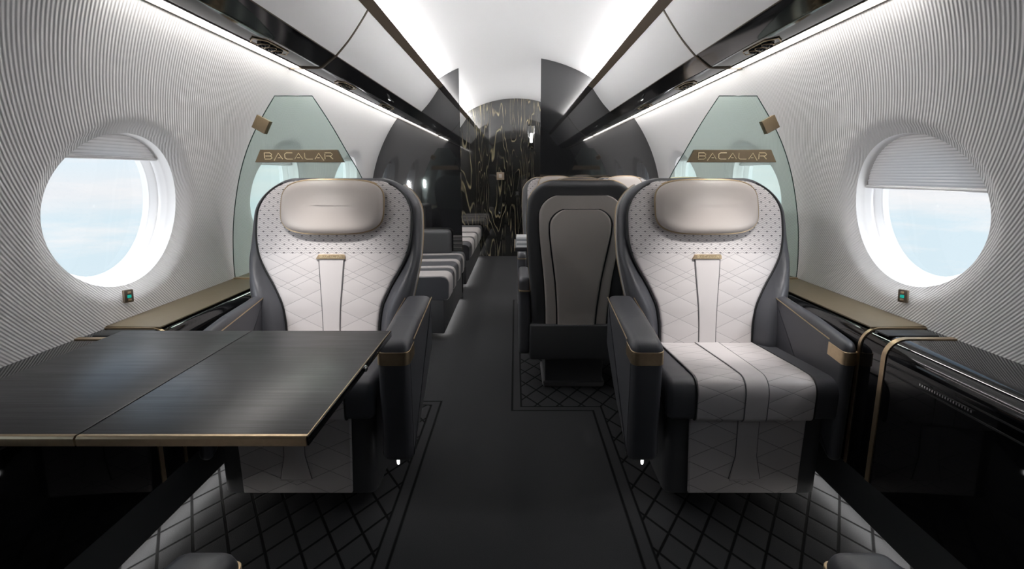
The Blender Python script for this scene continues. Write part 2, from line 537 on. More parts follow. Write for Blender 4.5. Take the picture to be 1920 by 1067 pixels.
# ceiling vault between the rails
arc = [(R0 * math.sin(t), HC + R0 * math.cos(t)) for t in np.linspace(-math.asin(0.72 / R0), math.asin(0.72 / R0), 49)]
out_arc = [((R0 + .03) * math.sin(t), HC + (R0 + .03) * math.cos(t)) for t in np.linspace(math.asin(0.72 / R0), -math.asin(0.72 / R0), 49)]
tag(part('ceiling', extrude_y(arc + out_arc, Y_FRONT, Y_AFT), 'ceiling', None, 30), kind='structure')

# floor
tag(part('floor', box(-1.30, 1.30, Y_FRONT, Y_AFT, -0.04, 0.0), 'floor', None, None), kind='structure')

def circ_wall(name, x0, x1, y0, y1, mat, low=0.0):
    """cross-wall closing the fuselage section between x0 and x1"""
    r = R0 + 0.012; prof = []
    xs = np.linspace(x1, x0, 60)
    for x in xs:
        prof.append((x, HC + math.sqrt(max(0.0, r * r - x * x))))
    def lowpt(x): return (x, 0.0)
    if abs(x0) > 1.2: prof += [(x0, 0.62), (x0 , 0.0)]
    else: prof += [(x0, 0.0)]
    if abs(x1) > 1.2: prof += [(x1, 0.0), (x1, 0.62)]
    else: prof += [(x1, 0.0)]
    return tag(part(name, extrude_y(prof, y0, y1), mat, None, 25), kind='structure')
circ_wall('wall_front', -1.285, 1.285, Y_FRONT - 0.03, Y_FRONT, 'black_matte')
circ_wall('wall_back', -1.285, 1.285, Y_AFT, Y_AFT + 0.03, 'ebony')

for side, nm, xi, lab in ((-1, 'left', -0.479, 'gloss black curved bulkhead panel left of the aisle beside the striped divan'),
                     (1, 'right', 0.2115, 'gloss black curved bulkhead panel behind the paired conference seats')):
    x0, x1 = (-1.285, xi) if side < 0 else (xi, 1.285)
    circ_wall('wall_bulkhead_' + nm, x0, x1, Y_BULK, Y_BULK + 0.035, 'black_mirror')

# ------------------------------------------------------------------ overhead furniture
SEAM = 2.533
def PX(s, pts): return [(s * a, b) for a, b in pts]
zones = [(Y_FRONT, SEAM - 0.006), (SEAM + 0.006, Y_BULK), (Y_BULK + 0.036, Y_AFT)]
for side, nm in ((-1, 'left'), (1, 'right')):
    for zi, (ya, yb) in enumerate(zones):
        where = ['over the near %s seat', 'over the %s side ahead of the black bulkhead', 'over the %s side beyond the black bulkhead'][zi] % nm
        e = empty('overhead_bin', (side * 0.75, (ya + yb) / 2, 1.62), label='white curved overhead bin with black underside ' + where, cat='overhead bin', group='overhead bins')
        loc = Vector(e.location)
        curve = catmull([(0.648, 1.822), (0.690, 1.762), (0.742, 1.695), (0.800, 1.634)], 6, False)
        back = [(0.84, 1.66), (0.70, 1.84), (0.66, 1.835)]
        def loc_part(name, prof, mat, sm_=35):
            V, F = extrude_y(PX(side, prof), ya, yb)
            V = [Vector(v) - loc for v in V]
            return part(name, (V, F), mat, e, sm_)
        loc_part('door', curve + back, 'bin')
        loc_part('valance', [(0.802, 1.633), (0.863, 1.5875), (0.872, 1.5835), (0.958, 1.583), (0.962, 1.60), (0.87, 1.66)], 'psu_gloss')
        loc_part('brass_edge', [(0.797, 1.6375), (0.8035, 1.6315), (0.807, 1.634), (0.801, 1.641)], 'brass_dark')
        loc_part('strip_edge', [(0.955, 1.5805), (0.961, 1.5805), (0.961, 1.60), (0.955, 1.60)], 'brass_dark')
    # rail with hidden cove lamp
    for (ya, yb, wz) in ((Y_FRONT, Y_BULK, 'of the forward cabin'), (Y_BULK + 0.036, Y_AFT, 'beyond the bulkhead')):
        e = empty('ceiling_rail', (side * 0.63, (ya + yb) / 2, 1.84), label='long bronze ceiling rail on the %s %s' % (nm, wz), cat='rail', group='ceiling rails')
        loc = Vector(e.location)
        V, F = extrude_y(PX(side, [(0.605, 1.843), (0.648, 1.819), (0.655, 1.826), (0.655, 1.838), (0.612, 1.852)]), ya, yb)
        part('rail_body', ([Vector(v) - loc for v in V], F), 'brass_dark', e)
        V, F = extrude_y(PX(side, [(0.646, 1.852), (0.646, 1.882), (0.652, 1.882), (0.652, 1.852)]), max(ya, 1.9), yb)
        part('cove_lamp', ([Vector(v) - loc for v in V], F), 'led_cove', e)
        V, F = extrude_y(PX(side, [(0.962, 1.590), (1.003, 1.590), (1.003, 1.596), (0.962, 1.596)]), max(ya, 1.42), yb)
        e2 = empty('wall_light_strip', (side * 0.98, (ya + yb) / 2, 1.59), label='glowing warm white light strip atop the %s wall %s' % (nm, wz), cat='light', group='wall light strips')
        l2 = Vector(e2.location)
        part('diffuser', ([Vector(v) - l2 for v in V], F), 'led_wall', e2)
        if ya < 1.0:
            V, F = extrude_y(PX(side, [(0.962, 1.590), (1.003, 1.590), (1.003, 1.596), (0.962, 1.596)]), ya, 1.42)
            part('diffuser', ([Vector(v) - l2 for v in V], F), 'diffuser_off', e2)
        V, F = extrude_y(PX(side, [(1.003, 1.579), (1.012, 1.579), (1.012, 1.60), (1.003, 1.60)]), ya, yb)
        part('brass_lip', ([Vector(v) - l2 for v in V], F), 'brass_dark', e2)
    # light baffle above bins
    # cross seam hoop
    hoop = [(0.646, 1.822), (0.690, 1.760), (0.742, 1.693), (0.800, 1.631), (0.863, 1.583), (0.885, 1.579), (1.008, 1.577)]
    pr = catmull(hoop[:4], 6, False) + hoop[4:]
    V = []; F = []
    for (a, b) in pr:
        for dy in (-0.007, 0.007):
            V.append((side * a, SEAM + dy, b - 0.002)); V.append((side * (a + 0.004), SEAM + dy, b + 0.006))
    m = len(pr)
    for i in range(m - 1):
        a = i * 4; b = a + 4
        F += [(a, a + 2, b + 2, b), (a + 1, b + 1, b + 3, a + 3), (a, b, b + 1, a + 1), (a + 2, a + 3, b + 3, b + 2)]
    F += [(0, 1, 3, 2), ((m - 1) * 4, (m - 1) * 4 + 2, (m - 1) * 4 + 3, (m - 1) * 4 + 1)]
    tag(part('seam_hoop', (V, F), 'brass_dark', None), label='thin bronze hoop crossing the %s overhead bins at their seam' % nm, cat='trim', group='bin seam hoops')

# passenger service panels
def service_panel(side):
    e = empty('passenger_service_panel', (0, 0, 0))
    o = [(-0.135, 0.0), (-0.09, -0.030), (0.09, -0.030), (0.135, 0.0), (0.09, 0.030), (-0.09, 0.030)]
    f = lambda a, b, d: (b, a, -d)
    part('plate', slab(o, [(0, 0), (0.0, 0.002), (0.002, 0.004)], f), 'black_gloss', e)
    part('brass_outline', tube([f(a, b, 0.004) for a, b in o], 0.0022, closed=True, n=6), 'brass', e)
    for k, y in enumerate((-0.055, 0.0, 0.055)):
        R = 0.021
        rings = []
        for r, d in ((R, 0.002), (R, 0.010), (R * 0.8, 0.014), (R * 0.7, 0.010), (R * 0.45, 0.009), (R * 0.35, 0.016), (R * 0.05, 0.018)):
            rings.append([(r * math.cos(2 * PI * q / 20), y + r * math.sin(2 * PI * q / 20), -d) for q in range(20)])
        nz = part('nozzle', loft(rings), 'black_gloss', e)
        part('nozzle_ring', tube([(R * 0.98 * math.cos(2 * PI * q / 20), y + R * 0.98 * math.sin(2 * PI * q / 20), -0.010) for q in range(20)], 0.0016, closed=True, n=5), 'brass', nz)
    return e
psp = service_panel(1)
first = True
for side, nm in ((-1, 'left'), (1, 'right')):
    for y, wh in ((2.12, 'nearest the camera'), (3.02, 'midway along the forward cabin'), (3.95, 'next to the black bulkhead')):
        o = psp if first else copy_tree(psp); first = False
        o.location = (side * 0.912, y, 1.5832)
        tag(o, label='black air nozzle panel under the %s overhead bins, %s' % (nm, wh), cat='service panel', group='air nozzle panels')
    for (y, wh) in ((3.72, 'ahead of the bulkhead'),):
        e = empty('reading_lamp', (side * 0.836, y, 1.602), label='tiny lit reading lamp set in the %s black valance' % nm, cat='lamp', group='valance reading lamps')
        e.rotation_euler = (0, side * math.radians(-36), 0)
        part('bezel', box(-0.024, 0.024, -0.03, 0.03, -0.004, 0.002, 0.002), 'black_matte', e)
        part('lens', loft([[(r * math.cos(2 * PI * q / 16), r * math.sin(2 * PI * q / 16), d) for q in range(16)] for r, d in ((0.009, -0.003), (0.009, -0.006), (0.004, -0.008))]), 'lamp_white', e)

# ------------------------------------------------------------------ side consoles, ledges
XC = 1.070
def console_prof(extra=0.0, close=True, x_in=1.266):
    p = [(x_in, 0.652 + extra)]
    for k in range(9):
        a = PI / 2 * k / 8
        p.append((XC + 0.055 - (0.055 + extra) * math.sin(a), 0.597 + (0.055 + extra) * math.cos(a)))
    p.append((XC - extra + 0.004, 0.20))
    return p
T0, T1 = 1.473, 1.585
for side, nm in ((-1, 'left'), (1, 'right')):
    segs = [(Y_FRONT, T0, 'near gloss black side console on the %s below the round window' % nm),
            (T0, T1, 'narrow gloss black console pillar between brass hoops on the %s' % nm),
            (T1, Y_BULK, 'long gloss black side console with satin brass ledge on the %s' % nm),
            (Y_BULK + 0.036, Y_AFT, 'gloss black side console beyond the %s bulkhead' % nm)]
    for k, (ya, yb, lab) in enumerate(segs):
        e = empty('side_console', (side * 1.17, (ya + yb) / 2, 0), label=lab, cat='console', group='side consoles')
        loc = Vector(e.location)
        def lp(name, prof, mat, a=ya, b=yb, s_=35):
            V, F = extrude_y(PX(side, prof), a, b); return part(name, ([Vector(v) - loc for v in V], F), mat, e, s_)
        if k != 1:
            lp('body', console_prof() + [(1.266, 0.20)], 'black_gloss')
        else:
            lp('body', console_prof(-0.001) + [(1.266, 0.20)], 'black_gloss')
            # dark recess slot on top
            V, F = box(side * 1.17 - 0.075, side * 1.17 + 0.075, T0 + 0.03, T1 - 0.022, 0.648, 0.6535, 0.002)
            part('table_slot', ([Vector(v) - loc for v in V], F), 'black_matte', e)
        lp('toe_kick', [(1.074, 0.200), (1.100, 0.050), (1.266, 0.050), (1.266, 0.200)], 'carpet_dark')
        lp('toe_riser', [(1.150, 0.050), (1.150, 0.0), (1.266, 0.0), (1.266, 0.050)], 'black_matte')
        lp('floor_lamp_strip', [(1.112, 0.0495), (1.128, 0.0495), (1.128, 0.045), (1.112, 0.045)], 'led_floor')
        if k in (2, 3):
            lp('brass_ledge', [(1.098, 0.652), (1.098, 0.656), (1.266, 0.658), (1.266, 0.652)], 'brass_ledge')
            for yj in ([2.335, 3.5] if k == 2 else []):
                V, F = box(min(side * 1.08, side * 1.27), max(side * 1.08, side * 1.27), yj - 0.002, yj + 0.002, 0.655, 0.6588)
                part('ledge_joint', ([Vector(v) - loc for v in V], F), 'brass', e)
        if k == 0:
            # groove, row of short chrome bars and shallow top line on the near console
            for hh in (0.586, 0.560):
                V, F = box(min(side * 1.0685, side * 1.0725), max(side * 1.0685, side * 1.0725), Y_FRONT, T0 - 0.02, hh - 0.0022, hh + 0.0022)
                part('groove', ([Vector(v) - loc for v in V], F), 'black_matte', e)
            vv = []
            for q in range(20):
                yq = 1.16 + q * 0.0085
                vv.append(box(min(side * 1.066, side * 1.073), max(side * 1.066, side * 1.073), yq, yq + 0.004, 0.571, 0.577))
            V, F = join(vv); part('vent_grille', ([Vector(v) - loc for v in V], F), 'chrome', e)
    for y, w, wh in ((T0, 0.009, 'nearer'), (T1, 0.006, 'farther')):
        outer = console_prof(0.003); inner = console_prof(-0.004)
        prof = outer + inner[::-1]
        V, F = extrude_y(PX(side, prof), y - w, y + w)
        tag(part('brass_hoop', (V, F), 'brass', None), label='slim brass hoop wrapping the %s console, the %s of two' % (nm, wh), cat='trim', group='brass console hoops')

# window switches
def make_switch(side):
    e = empty('window_switch', (0, 0, 0))
    part('bezel', box(-0.017, 0.017, -0.006, 0.004, -0.021, 0.021, 0.003), 'brass_dark', e)
    part('indicator', box(-0.007, 0.007, -0.0075, -0.005, -0.006, 0.004, 0.001), 'teal', e)
    part('button', box(-0.006, 0.006, -0.0085, -0.005, 0.008, 0.015, 0.001), 'brass', e)
    part('button', box(-0.006, 0.006, -0.0085, -0.005, -0.015, -0.009, 0.001), 'brass', e)
    return e
for side, nm in ((-1, 'left'), (1, 'right')):
    e = make_switch(side)
    s = (math.asin((0.727 - HC) / R0) - PHI0) * R0
    e.location = wall_pt(side, 1.70, s, -0.004)
    e.rotation_euler = (0, side * math.radians(-4), side * math.radians(-78))
    tag(e, label='small brass window switch with teal light under the %s round window' % nm, cat='switch', group='window switches')

# ------------------------------------------------------------------ glass partitions
YG = 2.343
def glass_outline():
    L = [(1.258, 0.658), (1.256, 0.75), (1.240, 0.90), (1.205, 1.06), (1.160, 1.19), (1.099, 1.308), (1.010, 1.437)]
    Rr = [(0.852, 1.437), (0.786, 1.33), (0.721, 1.209), (0.664, 1.10), (0.60, 0.92), (0.575, 0.75), (0.570, 0.658)]
    Rr = [p for p in Rr]
    return catmull(L, 5, False) + catmull(Rr, 5, False)
for side, nm in ((-1, 'left'), (1, 'right')):
    e = empty('glass_partition', (side * 0.9, YG, 0.655), label='pale green tapered glass partition with bronze name plate behind the %s seat' % nm, cat='partition', group='glass partitions')
    loc = Vector(e.location)
    o = glass_outline()
    f = lambda a, b, d: Vector((side * a, YG + d, b)) - loc
    part('glass_pane', slab(o, [(0, 0), (0, 0.008)], f), 'glass_green', e, 20)
    part('glass_rim', tube([f(a, b, 0.004) for a, b in o], 0.0019, closed=True, n=6), 'glass_edge', e)
    # clamp
    cx, cz, an = 1.073, 1.322, math.radians(-29)
    V, F = box(-0.029, 0.029, -0.012, 0.02, -0.029, 0.029, 0.002)
    rot = Matrix.Rotation(an * side, 3, 'Y')
    V = [rot @ Vector(v) + Vector((side * cx, YG, cz)) - loc for v in V]
    part('wall_clamp', (V, F), 'bronze_plate', e)
    # name plate
    zc = 1.192; xm = 0.922
    pl = [(-0.188, -0.026), (0.188, -0.026), (0.163, 0.026), (-0.163, 0.026)]
    q = part('name_plate', slab(pl, [(0, 0.009), (0, -0.010), (0.002, -0.012)], lambda a, b, d: Vector((side * xm + a, YG + d, zc + b)) - loc), 'bronze_plate', e)
    part('lettering', lettering(0.30, 0.026, 0.0019, lambda a, b: Vector((side * xm + a, YG - 0.0128, zc + b)) - loc), 'gold_letter', q)
    part('foot_shoe', (lambda vf: ([Vector(v) - loc for v in vf[0]], vf[1]))(box(min(side * 1.10, side * 1.26), max(side * 1.10, side * 1.26), YG - 0.008, YG + 0.016, 0.656, 0.664, 0.001)), 'brass', e)

# ------------------------------------------------------------------ lounge seats
Yf = curve1([0.30, 0.44, 0.6, 0.8, 1.0, 1.12], [0.15, 0.165, 0.19, 0.235, 0.30, 0.345])
Wp = corner(curve1([0.40, 0.52, 0.60, 0.68, 0.74, 0.80, 0.87, 0.95, 1.02, 1.10], [0.182, 0.183, 0.195, 0.232, 0.268, 0.296, 0.310, 0.311, 0.304, 0.290]), 1.091, 0.135)
Ws = corner(curve1([0.20, 0.42, 0.55, 0.66, 0.78, 0.88, 0.97, 1.03, 1.10], [0.268, 0.280, 0.292, 0.318, 0.341, 0.345, 0.341, 0.330, 0.310]), 1.101, 0.145)
def shell_ring(h, w, th, wp, bol, yoff=0.0, nf=40, crown=0.0, er=0.035):
    ring = []; y0 = Yf(h) + yoff
    er = min(er, th / 2, w * 0.5)
    def edge(q):
        d = w - abs(q)
        if d >= er: return 0.0
        return er * (1 - math.sqrt(max(0.0, 1 - ((er - d) / er) ** 2)))
    us = [math.sin(PI / 2 * (2 * k / nf - 1)) for k in range(nf + 1)]
    for u in us:
        q = u * w
        b = bol * sm(0.0, 0.05, abs(q) - wp)
        ring.append((q, y0 - b - crown * (1 - u * u) + edge(q), h))
    for u in us[::-1][1:-1]:
        q = u * w; ring.append((q, y0 + th - edge(q) * (1 if th > 2.1 * er else 0.99) , h))
    return ring

def make_lounge(sx):
    """seat facing -Y; sx=-1: the aisle armrest lies towards -x"""
    e = empty('lounge_seat', (0, 0, 0))
    X = lambda vf: ([(sx * v[0], v[1], v[2]) for v in vf[0]], vf[1])
    # plinth and footrest
    fr = [(-0.268, -0.255), (0.268, -0.255), (0.262, 0.28), (-0.262, 0.28)]
    o = round_poly(fr, 0.035)
    def tap(a, b, d):
        k = 1 - 0.03 * (0.34 - d) / 0.3
        return (a * k, b + (0.34 - d) * -0.03, d)
    base = part('seat_base', X(slab(o, [(0.012, 0.045), (0.0, 0.055), (0.0, 0.34)], tap)), 'leather_shell', e)
    o = round_poly([(-0.188, 0.062), (0.188, 0.062), (0.192, 0.335), (-0.192, 0.335)], 0.004, 2)
    fp = part('footrest_panel', X(slab(o, [(0, 0.0), (0, -0.008), (0.004, -0.012)], lambda a, b, d: (a * (1 - 0.03 * (0.34 - b) / 0.3), -0.262 + (b - 0.34) * 0.03 + d, b))), 'quilt_seat', e)
    o = round_poly([(-0.052, 0.115), (0.052, 0.115), (0.034, 0.20), (0.034, 0.334), (-0.034, 0.334), (-0.034, 0.20)], 0.004, 2)
    part('footrest_tab', X(slab(o, [(0, 0.0), (0, -0.016), (0.003, -0.018)], lambda a, b, d: (a, -0.262 + (b - 0.34) * 0.03 + d, b))), 'leather_white', fp)
    for sg in (-1, 1):
        part('tab_piping', X(tube([(sg * q, -0.2765 + (b - 0.34) * 0.03, b) for q, b in ((0.0345, 0.333), (0.0345, 0.20), (0.052, 0.118))], 0.0017, n=6)), 'piping_grey', fp)
    part('tab_edge', X(tube([(q, -0.282 + (0.116 - 0.34) * 0.03, 0.116) for q in (-0.051, 0, 0.051)], 0.0022, n=6)), 'leather_white', fp)
    # cushion: profile in (y,h) extruded over x
    prof = round_poly([(-0.312, 0.345), (-0.315, 0.478), (-0.16, 0.470), (0.20, 0.445), (0.20, 0.345)], [0.012, 0.055, 0.05, 0.01, 0.0], 7)
    # extra subdivisions for the panel
    def cush(q0, q1, ext, rnd, mat, name, par):
        pr = inset(prof, -ext) if ext else np.array(prof)
        lv = []
        for k in range(5):
            a = PI / 2 * k / 4; lv.append((rnd * (1 - math.sin(a)), q0 + rnd * (1 - math.cos(a))))
        for k in range(5):
            a = PI / 2 * k / 4; lv.append((rnd * (1 - math.cos(a)), q1 - rnd * (1 - math.sin(a))))
        return part(name, X(slab([tuple(p) for p in pr], lv, lambda a, b, d: (d, a, b))), mat, par)
    cu = cush(-0.283, 0.283, 0, 0.024, 'leather_dark', 'seat_cushion', e)
    cp = cush(-0.188, 0.188, 0.006, 0.005, 'quilt_seat', 'cushion_panel', cu)
    pr = inset(prof, -0.0095)
    def sp(a, b, d):
        wv = 0.036 + 0.012 * sm(-0.3, 0.15, a); return (d * wv, a, b)
    part('center_strip', X(slab([tuple(p) for p in pr], [(0.003, -1.0), (0, -0.95), (0, 0.95), (0.003, 1.0)], sp)), 'leather_white', cu)
    for sg in (-1, 1):
        part('strip_piping', X(tube([(sg * (0.0365 + 0.012 * sm(-0.3, 0.15, p[0])), p[0], p[1]) for p in inset(prof, -0.0075)[:-4]], 0.0020, n=6)), 'piping_grey', cu)
    for q in (-0.190, 0.190):
        part('piping', X(tube([(q, p[0], p[1]) for p in inset(prof, -0.0035)[:-4]], 0.0028, n=6)), 'piping_black', cu)
    # backrest shell
    rings = []
    for h in np.concatenate([np.linspace(0.36, 0.95, 30), 1.10 - 0.145 * (1 - np.sin(np.linspace(0, PI / 2, 18)))]):
        bol = 0.062 * sm(0.36, 0.46, h) * (1 - sm(0.62, 0.90, h)) + 0.006
        th = 0.125 - 0.05 * sm(0.9, 1.1, h) * 1.0
        k = 1 - sm(1.06, 1.10, h) * 0.5
        rings.append([(p[0], p[1], p[2]) for p in shell_ring(h, Ws(h), th * k, Wp(h) if h < 1.09 else 0.16, bol, 0.02 * (1 - k))])
    bs = part('backrest', X(loft(rings)), 'leather_dark', e, 50)
    # dark lining at the panel edge, white panel
    rings = []
    hs = np.concatenate([np.linspace(0.425, 0.945, 40), 1.09 - 0.14 * (1 - np.sin(np.linspace(0, PI / 2, 18)))])
    for h in hs:
        k = 1 - sm(1.06, 1.092, h)
        rings.append(shell_ring(h, Wp(h), 0.03, 9, 0, -0.020 * (0.35 + 0.65 * k), crown=0.006, er=0.012))
    bp = part('back_panel', X(loft(rings)), 'quilt_back', bs, 50)
    for sg in (-1, 1):
        pts = [(sg * (Wp(h) + 0.004), Yf(h) - 0.010, h) for h in np.linspace(0.44, 1.08, 40)]
        part('panel_piping', X(tube(pts, 0.0045, n=6)), 'piping_black', bs)
        pts = [(sg * (Ws(h) - 0.002), Yf(h) + 0.062, h) for h in np.linspace(0.58, 1.07, 36)]
        part('edge_piping', X(tube(pts, 0.0065, n=8)), 'piping_white', bs)
        pts = [(sg * (Ws(h) - 0.001), Yf(h) + 0.098, h) for h in np.linspace(0.55, 1.07, 36)]
        part('brass_piping', X(tube(pts, 0.0035, n=6)), 'brass', bs)
    # centre strip on the back
    ws = curve1([0.44, 0.52, 0.6, 0.7, 0.785], [0.033, 0.033, 0.036, 0.044, 0.050])
    rings = []
    for h in np.linspace(0.44, 0.785, 24):
        rings.append(shell_ring(h, ws(h), 0.02, 9, 0, -0.031, nf=10, er=0.004))
    part('center_strip', X(loft(rings)), 'leather_white', bs, 50)
    for sg in (-1, 1):
        part('strip_piping', X(tube([(sg * (ws(h) + 0.001), Yf(h) - 0.0265, h) for h in np.linspace(0.445, 0.782, 20)], 0.0019, n=6)), 'piping_grey', bs)
    h0 = 0.795; y0 = Yf(h0) - 0.030
    pl = [(-0.060, -0.0085), (0.054, -0.0085), (0.054, 0.004), (0.050, 0.0085), (-0.050, 0.0085)]
    nb = part('name_badge', slab(pl, [(0, 0.01), (0, -0.006), (0.001, -0.007)], lambda a, b, d: (a, y0 + d + b * 0.2, h0 + b)), 'brass', bs)
    part('lettering', lettering(0.088, 0.0075, 0.0009, lambda a, b: (a, y0 - 0.0078 + b * 0.2, h0 + b)), 'gold_letter', nb)
    # headrest
    o = superellipse(0.205, 0.104, 3.6, 0, 0.0)
    hc = 0.990
    def hm(a, b, d):
        h = hc + b; return (a, Yf(h) - 0.02 - d - 0.0 + 0.10 * (a / 0.5) ** 2, h)
    lv = [(0.006, -0.01), (0, 0.0), (0, 0.036)] + [(0.034 * (1 - math.cos(PI / 2 * k / 6)), 0.036 + 0.028 * math.sin(PI / 2 * k / 6)) for k in range(1, 7)] + [(0.060, 0.067), (0.085, 0.069), (0.097, 0.0695)]
    hr = part('headrest', X(slab_scaled(o, lv, hm, 0.205, 0.104)), 'leather_head', e, 50)
    part('headrest_piping', X(tube([hm(a, b, 0.036) for a, b in inset(o, -0.001)], 0.0036, closed=True, n=6)), 'brass', hr)
    part('headrest_piping', X(tube([hm(a, b, 0.004) for a, b in inset(o, -0.001)], 0.0030, closed=True, n=6)), 'brass', hr)
    # armrests
    for (q0, q1, rd, nm) in ((0.300, 0.402, 0.026, 'aisle'), (-0.302, -0.258, 0.018, 'window')):
        o = round_poly([(-0.315, 0.190), (-0.322, 0.602), (-0.10, 0.632), (0.16, 0.650), (0.16, 0.45), (-0.02, 0.33)], [0.02, 0.045, 0.05, 0.02, 0.03, 0.08], 6)
        ar = part('armrest', X(slab(o, rr(rd, min(q0, q1), max(q0, q1)), lambda a, b, d: (d, a, b))), 'leather_dark', e, 40)
        band = box(min(q0, q1) - 0.0015, max(q0, q1) + 0.0015, -0.3245, -0.232, 0.535, 0.565, 0.016 if nm == 'aisle' else 0.012, 3)
        bv = [(v[0], v[1], v[2]) for v in band[0]]
        V = []
        rb = 0.026 if nm == 'aisle' else 0.018
        pl = round_poly([(min(q0, q1) - 0.0012, -0.3225), (max(q0, q1) + 0.0012, -0.3225), (max(q0, q1) + 0.0012, -0.232), (min(q0, q1) - 0.0012, -0.232)], [rb, rb, 0.001, 0.001], 6)
        part('brass_band', X(slab(pl, [(0.001, 0.531), (0, 0.532), (0, 0.573), (0.001, 0.574)], lambda a, b, d: (a, b, d + (b + 0.32) * 0.10))), 'brass', ar)
        for qq in (q0, q1):
            sgn = 1 if qq == max(q0, q1) else -1
            part('brass_line', X(tube([(qq + sgn * 0.0004, y, 0.580 + (y + 0.32) * 0.13) for y in np.linspace(-0.235, 0.15, 8)], 0.0022, n=6)), 'brass', ar)
        part('piping', X(tube([(q1 if nm == 'aisle' else q0, -0.30, 0.21), (q1 if nm == 'aisle' else q0, -0.30, 0.53)], 0.0006, n=4)), 'piping_black', ar)
    # little courtesy lamp under the aisle armrest
    lm = part('courtesy_lamp', X(loft([[(0.345 + 0.005 * r * math.cos(2 * PI * k / 12), -0.285 + 0.005 * r * math.sin(2 * PI * k / 12), z) for k in range(12)] for r, z in ((1, 0.195), (1, 0.180), (0.7, 0.174), (0.2, 0.171))])), 'lamp_white', e)
    return e
seatR = make_lounge(-1)
seatL = make_lounge(1)
seatR.location = (0.765, 1.90, 0); seatL.location = (-0.735, 1.90, 0)
tag(seatR, label='quilted white and charcoal lounge seat on the right, beside the open side console', cat='seat', group='front lounge seats')
tag(seatL, label='quilted white and charcoal lounge seat behind the dark fold-out table', cat='seat', group='front lounge seats')
o = copy_tree(seatL); o.location = (0.79, 0.350, 0); o.rotation_euler = (0, 0, PI); o.scale = (0.88, 1, 1)
tag(o, label='lounge seat facing away at the lower right edge, only its grey armrest tip showing', cat='seat', group='near lounge seats')
o = copy_tree(seatR); o.location = (-0.742, 0.350, 0); o.rotation_euler = (0, 0, PI); o.scale = (0.88, 1, 1)
tag(o, label='lounge seat facing away at the lower left edge, only its grey armrest tip showing', cat='seat', group='near lounge seats')

